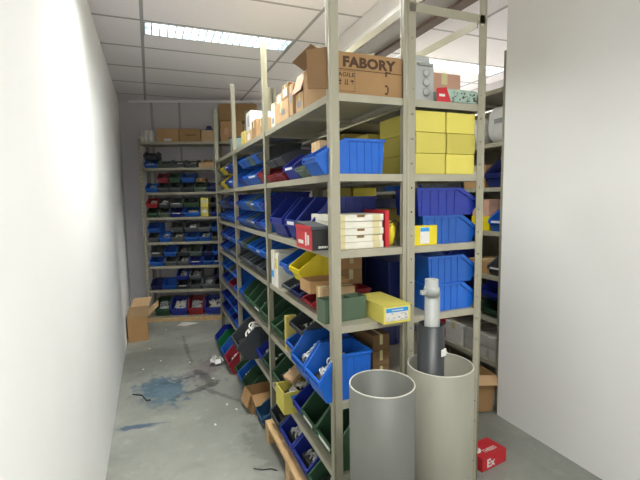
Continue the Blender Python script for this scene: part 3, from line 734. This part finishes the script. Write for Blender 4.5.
# black and red shoebox style box
t = tag(empty('shoe_box', (.655, 1.555, Z3+.0004), 0), 'black box with red end panel and white lettering, third shelf', 'box')
bm = bmesh.new(); bx(bm, (-.062, 0, 0), (.010, .19, .085)); link('box_body', mesh(bm, 'box_body', 'black', bevel=.001), t)
bm = bmesh.new(); prism(bm, [(-.004, .0852), (.19, .0852), (.19, .110), (.0, .097)], -.066, .012); link('lid', mesh(bm, 'lid', 'black_card'), t)
link('red_panel', boxmesh('red_panel', (-.0645, .002, .001), (-.0625, .188, .084), 'redcard'), t)
link('red_lid_panel', boxmesh('red_lid_panel', (-.0685, .002, .0855), (-.0665, .188, .099), 'redcard'), t)
bm = bmesh.new()
for a, b in (((.03, .02), (.05, .06)), ((.06, .015), (.075, .07)), ((.1, .02), (.16, .035))): bx(bm, (-.0658, a[0], a[1]), (-.0647, b[0], b[1]))
link('white_print', mesh(bm, 'white_print', 'paper'), t)
bm = bmesh.new()
for i in range(6): bx(bm, (-.036+i*.007, -.0012, .008), (-.0315+i*.007, -.0002, .017))
link('white_print', mesh(bm, 'white_print', 'paper'), t)
# olive-green open box and the yellow labelled carton at the shelf corner, fourth shelf
t = tag(empty('open_box', (.735, 1.59, Z4+.0004), .06), 'plain olive green open box at the fourth shelf corner', 'box')
bm = bmesh.new(); k = .003; W_, D_, H_ = .20, .07, .098
bx(bm, (-W_/2, -D_/2, 0), (W_/2, D_/2, k)); bx(bm, (-W_/2, -D_/2, k), (W_/2, -D_/2+k, H_)); bx(bm, (-W_/2, D_/2-k, k), (W_/2, D_/2, H_)); bx(bm, (-W_/2, -D_/2+k, k), (-W_/2+k, D_/2-k, H_)); bx(bm, (W_/2-k, -D_/2+k, k), (W_/2, D_/2-k, H_))
mat('olive', '4f6450', .6, noise=.08); link('box_body', mesh(bm, 'box_body', 'olive'), t)
link('divider', boxmesh('divider', (.03, -D_/2+k, .02), (.033, D_/2-k, H_-.004), 'olive'), t)
t = tag(empty('yellow_carton', (.913, 1.555, Z4+.0004), .02), 'yellow carton with blue and white label jutting over the fourth shelf edge', 'box')
link('box_body', boxmesh('box_body', (-.064, -.115, 0), (.064, .13, .074), 'card_yellow', bevel=.0015), t)
link('lid_flap', boxmesh('lid_flap', (-.066, -.117, .0742), (.066, .131, .0757), 'card_yellow'), t)
lb = link('label_sheet', boxmesh('label_sheet', (-.056, -.1165, .012), (.052, -.1155, .066), 'paper'), t)
link('blue_band', boxmesh('blue_band', (-.055, -.1172, .048), (.051, -.1166, .065), 'label_blue'), lb)
bm = bmesh.new()
for i in range(9): bx(bm, (-.028+i*.0062, -.1178, .0535), (-.0238+i*.0062, -.1173, .059))
link('white_print', mesh(bm, 'white_print', 'paper'), lb)
bm = bmesh.new(); rnd = random.Random(3)
for r_ in range(4):
    x = -.05
    while x < .044:
        l_ = rnd.uniform(.003, .012)
        if rnd.random() < .6: bx(bm, (x, -.1171, .015+r_*.008), (min(x+l_, .05), -.1166, .0175+r_*.008+(.003 if rnd.random() < .3 else 0)))
        x += l_+.003
link('small_print', mesh(bm, 'small_print', 'label_grey'), lb)
# cartons on the fourth shelf
carton('cardboard_box', 'light tan carton behind the olive green box, fourth shelf', (.16, .072, .125), (.750, 1.686, Z4+e), 0, 'card_light')
put(.74, .96, 1.73, 1.85, Z4+.1165+.0, .07, 'cardboard_box', 'open-looking carton lying on the light tan carton, fourth shelf', 'card') if False else None
for i in range(3):
    put(.845+.006*i, .975, 1.86, 2.04, Z4+e+i*.0795, .078, 'cardboard_box', 'brown carton, %s of three stacked inside the fourth shelf' % ['lowest', 'middle', 'top'][i], 'card', group='brown cartons inside the fourth shelf')
t = carton('cardboard_box', 'open carton with grey flap between yellow bin and tan carton, fourth shelf', (.13, .075, .115), (.715, 1.842, Z4+.0), 0, 'card', open_top=True) if False else None
put(.662, .90, 2.30, 2.36, Z4+e, .20, 'cardboard_box', 'tall white and yellow box near second post, fourth shelf', 'cream', sticker=('left', 0, .11, .04, .06, 'card_yellow'))
put(.662, .90, 2.375, 2.44, Z4+e, .21, 'cardboard_box', 'tall white box with blue print touching second post, fourth shelf', 'paper', sticker=('left', 0, .05, .045, .04, 'label_blue'))
# fifth shelf, cartons at the back
for i in range(3):
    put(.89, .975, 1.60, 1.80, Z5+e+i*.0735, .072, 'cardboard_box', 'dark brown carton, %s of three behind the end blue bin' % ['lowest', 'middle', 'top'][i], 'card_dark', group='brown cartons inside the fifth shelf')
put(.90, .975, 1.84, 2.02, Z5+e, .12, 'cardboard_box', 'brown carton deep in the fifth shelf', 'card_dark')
bm = bmesh.new(); bx(bm, (-.0, -.04, 0), (.004, .04, .09))
tag(link('cardboard_card', mesh(bm, 'cardboard_card', 'card_olive'), None, (.68, 2.20, Z5+.163), (0, .25, 0)), 'yellowish card upright on the dark green bin, fifth shelf', 'card') if False else None
put(.66, .72, 2.16, 2.19, Z5+e, .19, 'cardboard_box', 'thin yellowish carton on edge between bins, fifth shelf', 'card_olive')
# sixth shelf: yellow box of white fittings with brown chunk
t = carton('open_box', 'pale yellow open box of white fittings jutting from sixth shelf', (.20, .15, .12), (.705, 2.13, Z6+e), 0, 'card_yellow', open_top=True)
link('blue_print', boxmesh('blue_print', (-.06, -.0762, .085), (-.03, -.0752, .10), 'label_blue'), t)
hm = heap_mesh(.15, .19, .17, 'fittings', 2)
tag(link('white_fittings', hm, None, (.613, 2.13, Z6+.0055), (0, 0, -PI/2)), 'white plastic fittings heaped in the pale yellow open box', 'hardware', kind='stuff')
tag(link('cardboard_piece', boxmesh('cardboard_piece', (0, 0, 0), (.10, .09, .03), 'card_light', bevel=.002), None, (.68, 2.10, Z6+.135), (0, -.5, .3)), 'tan cardboard wedge on the white fittings, sixth shelf', 'cardboard')

# floor goods in the aisle
t = carton('cardboard_box', 'worn brown carton on the floor half under the middle bay', (.28, .17, .14), (.72, 2.87, .0003), .06, 'card', open_top=True)
flap(t, (-.141, -.083, .138), (-.141, .083, .138), (-.03, 0, -.09), 'card'); flap(t, (-.138, -.0855, .139), (.138, -.0855, .139), (0, -.05, -.06), 'card')
place_bin((.61, 2.655, .0003), -PI/2, .17, .30, .115, 'teal', '', 'bins in the long rack', None, label='teal blue bin on the floor between worn carton and pallet')
bm = bmesh.new(); rnd = random.Random(5)
for i in range(16):
    R_ = Matrix.Translation((rnd.uniform(-.05, .05), rnd.uniform(-.06, .06), .02+rnd.random()*.02)) @ Matrix.Rotation(rnd.uniform(0, PI), 4, 'X') @ Matrix.Rotation(rnd.uniform(0, PI), 4, 'Y')
    v = [bm.verts.new(R_ @ Vector(p)) for p in ((-.03, -.02, 0), (.03, -.015, .004), (.02, .025, 0), (-.025, .02, -.004))]; bm.faces.new(v)
mn = min(v.co.z for v in bm.verts)
for v in bm.verts: v.co.z -= mn
tag(link('plastic_bag', mesh(bm, 'plastic_bag', 'bag'), None, (.49, 3.82, .0005)), 'crumpled clear plastic bag on the floor by the dark red bin', 'bag')
# open carton at the left edge of the aisle
t = carton('cardboard_box', 'open brown carton with raised flaps at the left edge of the aisle', (.20, .30, .27), (-.185, 4.93, .0003), 0, 'card', open_top=True)
flap(t, (.100, -.15, .268), (.100, .15, .268), (.115, 0, .10), 'card_light'); flap(t, (-.10, -.150, .268), (.10, -.150, .268), (.02, -.02, .12), 'card_light'); flap(t, (.10, .150, .268), (-.10, .150, .268), (.06, .05, .13), 'card_light')
bm = bmesh.new(); tube(bm, [(-.2, 3.45, .006), (-.13, 3.40, .006), (-.10, 3.30, .006), (-.07, 3.26, .02)], .004, 6)
tag(link('cable', mesh(bm, 'cable', 'black'), None), 'short black cable end on the floor at the left picture edge', 'cable')
bm = bmesh.new(); tube(bm, [(.46, 2.19, .004), (.50, 2.16, .004), (.55, 2.15, .004), (.575, 2.12, .004)], .003, 6)
tag(link('wire', mesh(bm, 'wire', 'black'), None), 'thin black wire lying on the floor beside the pallet', 'wire')
rnd = random.Random(11); lm = bmesh.new(); bx(lm, (-.012, -.006, 0), (.012, .006, .002)); lm = mesh(lm, 'scrap', 'paper')
for p in ((.45, 3.0), (.33, 2.75), (-.08, 4.5), (.02, 4.1), (.27, 3.95), (-.13, 3.95), (.42, 3.5), (.1, 5.1), (.5, 2.9)):
    tag(link('paper_scrap', lm, None, (p[0], p[1], .0004), (0, 0, rnd.uniform(0, 3))), 'tiny white scrap lying loose on the concrete aisle floor', 'scrap', 'white scraps on the floor')

# ------------------------------------------------------------------ right-hand rack goods (x .997 .. 1.391)
# top shelf: grey plastic enclosure, pinkish carton, clear pack
t = tag(empty('plastic_enclosure', (1.075, 1.60, Z1+.0004)), 'grey plastic enclosure with round knockouts standing on the right rack top', 'enclosure')
link('enclosure_body', boxmesh('enclosure_body', (-.06, -.03, 0), (.085, .06, .205), 'enclosure', bevel=.005), t)
link('lid', boxmesh('lid', (-.064, -.042, .008), (.098, -.031, .175), 'enclosure', bevel=.003), t)
for z in (.05, .09, .13):
    bm = bmesh.new(); lathe(bm, [(.001, 0), (.016, 0), (.018, .003), (.012, .006), (.001, .006)], 20); link('knockout', mesh(bm, 'knockout', 'enclosure'), t, (.055, -.043, z), (PI/2, 0, 0))
link('handle', boxmesh('handle', (.01, -.052, .158), (.085, -.043, .168), 'drain', bevel=.002), t)
put(1.20, 1.385, 1.64, 1.92, Z1+e, .165, 'cardboard_box', 'pinkish brown carton on the right rack top, behind clear pack', 'card_pink')
t = tag(empty('blister_pack', (1.255, 1.565, Z1+.0004)), 'clear green-tinted pack with red corner on the right rack top edge', 'package')
link('clear_tray', boxmesh('clear_tray', (-.075, -.06, 0), (.112, .06, .06), 'clearplastic', bevel=.006), t)
bm = bmesh.new(); prism(bm, [(-.0, 0), (0, .001)], 0, .001) if False else None
v = [bm.verts.new(p) for p in ((-.11, -.064, .0), (-.035, -.064, .0), (-.06, -.064, .062), (-.11, -.064, .055))]; vb = [bm.verts.new(q.co+Vector((0, .002, 0))) for q in v]; bm.faces.new(v); bm.faces.new(vb[::-1])
for i in range(4): bm.faces.new((v[i], v[(i+1) % 4], vb[(i+1) % 4], vb[i]))
rc = link('red_insert', mesh(bm, 'red_insert', 'redcard'), t)
link('white_print', boxmesh('white_print', (-.10, -.0667, .022), (-.07, -.0662, .032), 'paper'), rc)
bm = bmesh.new(); rnd = random.Random(2)
for i in range(30): bx(bm, *((lambda x, z: ((x, -.0612, z), (x+rnd.uniform(.004, .012), -.0602, z+rnd.uniform(.002, .006))))(rnd.uniform(-.03, .098), rnd.uniform(.006, .045))))
link('packed_parts', mesh(bm, 'packed_parts', 'black_card'), t)
# yellow cartons, second shelf
for i in range(3):
    for j in range(2):
        x0_ = 1.042+j*.160+(.003 if i == 1 else 0); nm = ['bottom', 'middle', 'top'][i]
        put(x0_, x0_+.153, 1.505, 1.80, Z2+e+i*.0882, .0865, 'yellow_carton', 'plain yellow carton, %s %s of the end stack on second shelf' % (nm, ['left', 'right'][j]), 'card_yellow', tape=False, group='yellow cartons')
for i in range(2):
    put(1.06, 1.20, 1.95, 2.20, Z2+e+i*.117, .115, 'yellow_carton', 'pale yellow carton, %s one seen behind the middle posts, second shelf' % ['lower', 'upper'][i], 'card_yellow', tape=False, group='yellow cartons')
put(1.06, 1.34, 2.24, 2.48, Z2+e, .275, 'cardboard_box', 'tall olive brown carton seen past the bright blue bin, second shelf', 'card_olive', tape=False)
# third shelf: blue bins stacked, yellow labelled box
def bbin(yc, z, w_, h_, m, label, d=.30, x=1.385, heap=None):
    return place_bin((x, yc, z), PI/2, w_, d, h_, m, '', 'large blue bins in the right rack', heap, False, label=label)
bbin(1.60, Z3+.0003, .18, .125, 'brightblue', 'bright blue bin, lower of the pair at third shelf end, right rack', d=.30)
bbin(1.60, Z3+.1256, .18, .12, 'navy', 'deep blue bin, upper of the pair at third shelf end, right rack', d=.33)
bbin(1.60, Z4+.0003, .18, .125, 'brightblue', 'bright blue bin, lower of the pair at fourth shelf end', d=.27)
bbin(1.60, Z4+.1256, .18, .125, 'brightblue', 'bright blue bin, upper of the pair at fourth shelf end', d=.27)
n_ = 0
for z, hh in ((Z3, .2), (Z4, .2), (Z5, .18), (Z6, .18)):
    for yc in (1.86, 2.10, 2.34):
        if z == Z3 and yc in (1.86, 2.34): continue
        if z == Z5 and yc == 1.86: continue
        n_ += 1
        bbin(yc, z+.0003, .22, hh, 'dark_navy', 'dark navy bin %s, %s shelf of the right rack' % ({1.86: 'just behind the end', 2.10: 'mid bay', 2.34: 'near second post'}[yc], {Z3: 'third', Z4: 'fourth', Z5: 'fifth', Z6: 'sixth'}[z]), d=.33)
for zi, z in enumerate((Z2, Z3, Z4, Z5)):
    for yi, yc in enumerate((2.7, 2.95, 3.2, 3.7, 4.0)):
        bbin(yc, z+.0003, .23, .19, 'navy', 'deep blue bin back, %s past the second post, %s shelf of right rack' % (ORD[yi], ORD[zi+1]), d=.33)
t = tag(empty('yellow_box', (1.052, 1.532, Z3+.0004)), 'small yellow box with white label beside the left post, third shelf', 'box')
link('box_body', boxmesh('box_body', (-.045, -.03, 0), (.10, -.002, .085), 'yellow', bevel=.001), t) if False else link('box_body', boxmesh('box_body', (-.035, -.035, 0), (.10, .0, .085), 'yellow', bevel=.001), t)
lb = link('label_sheet', boxmesh('label_sheet', (.012, -.0365, .008), (.058, -.0352, .078), 'paper'), t)
link('blue_band', boxmesh('blue_band', (.013, -.0372, .060), (.057, -.0366, .077), 'label_blue'), lb)
t = tag(empty('yellow_bag', (.957, 1.585, Z3+.0004)), 'yellow plastic bag with black strap at right end of third shelf', 'bag')
bm = bmesh.new(); bmesh.ops.create_uvsphere(bm, u_segments=16, v_segments=10, radius=1)
rnd = random.Random(8)
for v in bm.verts:
    k = 1+rnd.uniform(-.08, .08); v.co = Vector((max(-.022, min(.022, v.co.x*.03*k)), v.co.y*.05*k, max(0, (v.co.z*k+.85)*.058)))
for f in bm.faces: f.smooth = True
link('bag_body', mesh(bm, 'bag_body', 'yellowbag'), t)
bm = bmesh.new(); tube(bm, [(-.020, -.050, .10), (-.0, -.056, .112), (.02, -.054, .10), (.008, -.060, .05), (.01, -.060, .01)], .0035, 6); link('strap', mesh(bm, 'strap', 'black'), t)
put(1.03, 1.22, 1.76, 1.93, Z3+e, .15, 'cardboard_box', 'tan carton seen past the flat white boxes, third shelf, right rack', 'card_olive')
put(1.04, 1.19, 2.41, 2.48, Z3+e, .270, 'cardboard_box', 'tall tan carton, left of two seen under the second shelf', 'card_olive', tape=False)
put(1.20, 1.37, 2.41, 2.48, Z3+e, .270, 'cardboard_box', 'tall bright yellow carton, right of two seen under the second shelf', 'yellow', tape=False)

# ------------------------------------------------------------------ rack across the right aisle
def cbin(yc, z, w_, h_, m, label, heap=None, d=.3, card=False, x=2.178):
    return place_bin((x, yc, z+.0003), -PI/2, w_, d, h_, m, '', 'bins in the right aisle rack', heap, card, label=label)
cm = [('navy', 'dark_grey', 'blue', 'dark_navy', 'navy'), ('dark_navy', 'navy', 'grey', 'blue', 'navy'), ('blue', 'navy', 'navy', 'dark_grey', 'blue')]
cbin(2.235, CL[2], .15, .20, 'dark_navy', 'dark navy bin at right picture edge, shelf below white bags')
put(2.20, 2.5, 2.335, 2.55, CL[2]+e, .16, 'cardboard_box', 'brown carton left of the navy bin, shelf below white bags', 'card', sticker=('left', 0, .06, .09, .06, 'paper'))
cbin(2.20, CL[3], .13, .17, 'blue', 'blue bin with white card at right picture edge', None, card=True)
put(2.20, 2.5, 2.285, 2.46, CL[3]+e, .10, 'small_box', 'yellow box left of the blue bin, right aisle rack', 'yellow')
put(2.20, 2.5, 2.29, 2.45, CL[3]+.102, .12, 'cardboard_box', 'worn brown carton on the yellow box, right aisle rack', 'card_pink')
cbin(2.20, CL[4], .13, .14, 'dark_grey', 'charcoal bin with white card at right picture edge', None, card=True)
put(2.20, 2.5, 2.275, 2.50, CL[4]+e, .09, 'cardboard_box', 'tan carton with label left of the charcoal bin', 'card', sticker=('left', 0, .03, .06, .04, 'paper'))
cbin(2.245, CL[5], .20, .12, 'green', 'dark green bin, lower of a pair at right picture edge')
cbin(2.245, CL[5]+.1205, .20, .12, 'navy', 'deep blue bin, upper of a pair at right picture edge')
mat('greycarton', 'a7a69f', .7, noise=.08)
for i in range(2):
    for j in range(3):
        put(2.185+.01*j, 2.45, 2.125+j*.135, 2.25+j*.135, CL[6]+e+i*.082, .08, 'cardboard_box', 'grey-white carton, %s row, %s from the right edge, lowest shelf across aisle' % (['lower', 'upper'][i], ORD[j]), 'greycarton', tape=False, group='grey cartons across the aisle')
# white bags on the upper shelf
for i, (yc, w_, hh) in enumerate(((2.25, .24, .26), (2.52, .24, .21))):
    bm = bmesh.new(); bmesh.ops.create_uvsphere(bm, u_segments=24, v_segments=16, radius=1); rnd = random.Random(20+i)
    for v in bm.verts:
        k = 1+rnd.uniform(-.03, .03); s = lambda a: math.copysign(abs(a)**.55, a)
        v.co = Vector((s(v.co.x)*.15*k, s(v.co.y)*w_/2*min(k, 1), max(0, (s(v.co.z)*k*.5+.5))*hh))
    for f in bm.faces: f.smooth = True
    t = tag(empty('plastic_sack', (2.36, yc, CL[1]+.0005)), ['large white plastic sack at right picture edge, upper shelf across aisle', 'lower white plastic sack beside the right post, upper shelf across aisle'][i], 'sack')
    link('sack_body', mesh(bm, 'sack_body', 'bag'), t); link('printed_patch', boxmesh('printed_patch', (-.153, -.05, hh*.5), (-.1505, .02, hh*.62), 'label_grey'), t)
put(2.2, 2.5, 2.68, 2.8, CL[1]+e, .1, 'small_box', 'small red box left of the white sacks, upper shelf', 'redcard', tape=False)
# further along this rack, seen through the gaps of the nearer racks
for si in (2, 3, 4, 5):
    for j, yc in enumerate((2.78, 2.98, 3.3, 3.6, 3.9)):
        if j == 0 and si == 2: continue
        cbin(yc, CL[si], .19, .18, cm[j % 3][si % 5], '%s bin, %s past the near bay goods, %s shelf across the right aisle' % (CN[cm[j % 3][si % 5]], ORD[j], ORD[si]), 'fittings' if (si+j) % 2 else None)
for j, (yc, m, lb_) in enumerate(((2.64, 'paper', 'white carton'), (2.86, 'redcard', 'red and white carton'), (3.15, 'paper', 'second white carton'))):
    put(2.2, 2.5, yc-.1, yc+.1, CL[6]+e, .16, 'cardboard_box', '%s on lowest shelf across aisle, seen through the rack' % lb_, m)
# floor of the right aisle
t = carton('cardboard_box', 'tilted open brown carton on the floor beside the right aisle rack', (.18, .26, .26), (2.05, 2.27, .02), 0, 'card', open_top=True)
t.rotation_euler = (.0, .13, -.1); t.location = (2.055, 2.285, .013)
flap(t, (-.09, -.13, .258), (-.09, .13, .258), (-.05, 0, .02), 'card_light'); flap(t, (-.09, -.13, .258), (.09, -.13, .258), (0, -.05, -.05), 'card_light')
t = tag(empty('red_box', (1.685, 1.742, .0004), .14), 'red box with white lettering on the floor of the right aisle', 'box')
W_, D_, H_ = .20, .13, .078
link('box_body', boxmesh('box_body', (-W_/2, -D_/2, 0), (W_/2, D_/2, H_), 'redcard', bevel=.0015), t)
text('printed_word', 'THREES', 'paper', .10, t, (-.04, -.035, H_), (0, 0, .0), bold=.02, height=.026)
bm = bmesh.new(); lathe(bm, [(.001, 0), (.032, 0), (.032, .0008), (.001, .0008)], 24); em = link('white_disc', mesh(bm, 'white_disc', 'paper'), t, (-.066, .012, H_+.0002))
bm = bmesh.new()
for i in (-1, 1): bx(bm, (-.018, i*.009-.0025, .001), (.018, i*.009+.0025, .0016))
link('red_bars', mesh(bm, 'red_bars', 'redcard'), em)
text('printed_word', 'Ex', 'paper', .065, t, (-.06, -D_/2-.0002, .014), (PI/2, 0, 0), bold=.03, height=.048)

# ------------------------------------------------------------------ big pipes
def pipe(name, label, x, y, r, th, h, m, tilt=(0, 0), rim='pvc_rim', z=0.0003):
    t = tag(empty(name, (x, y, z)), label, 'pipe'); t.rotation_euler = (tilt[0], tilt[1], 0)
    bm = bmesh.new(); lathe(bm, [(r-th, 0), (r, 0), (r, h-.003), (r-th, h-.003)], 72, closed=True); link('pipe_wall', mesh(bm, 'pipe_wall', m), t)
    bm = bmesh.new(); lathe(bm, [(r-th, h-.0029), (r, h-.0029), (r-.001, h), (r-th+.001, h)], 72, closed=True); tag(link('cut_rim', mesh(bm, 'cut_rim', rim), t), 'pale sawn rim')
    return t
pipe('plastic_pipe', 'wide grey plastic pipe standing upright in front, the left and nearer one', .690, 1.180, .110, .005, .88, 'pvc')
pipe('plastic_pipe', 'wide pale grey pipe standing upright at right, thinner pipes inside it', .978, 1.245, .121, .006, .874, 'pvc_light')
t = pipe('black_pipe', 'black plastic pipe leaning inside the wide pale grey pipe', .932, 1.240, .048, .004, 1.035, 'pe_black', (0, -.0), rim='pe_black')
link('sticker', boxmesh('sticker', (-.012, -.0525, .925), (.018, -.0498, .950), 'paper'), t, (.0, .0, 0), (0, 0, .35))
t = tag(empty('drain_pipe', (.932, 1.240, .35)), 'light grey drain pipe with socket collar, top of the nested pipes', 'pipe'); t.rotation_euler = (0, .0, 0)
bm = bmesh.new(); lathe(bm, [(.021, 0), (.024, 0), (.024, .85), (.021, .85)], 32, closed=True); link('pipe_wall', mesh(bm, 'pipe_wall', 'drain'), t)
bm = bmesh.new(); lathe(bm, [(.0245, .79), (.029, .79), (.029, .812), (.026, .822), (.0245, .822)], 32, closed=True); bx(bm, (-.046, -.006, .797), (-.0285, .006, .812)); link('collar', mesh(bm, 'collar', 'drain'), t)
link('side_rib', boxmesh('side_rib', (.0235, -.008, .58), (.034, .008, .80), 'drain', bevel=.002), t)
link('socket', boxmesh('socket', (-.030, -.0, .851), (.030, .02, .856), 'drain'), t) if False else None
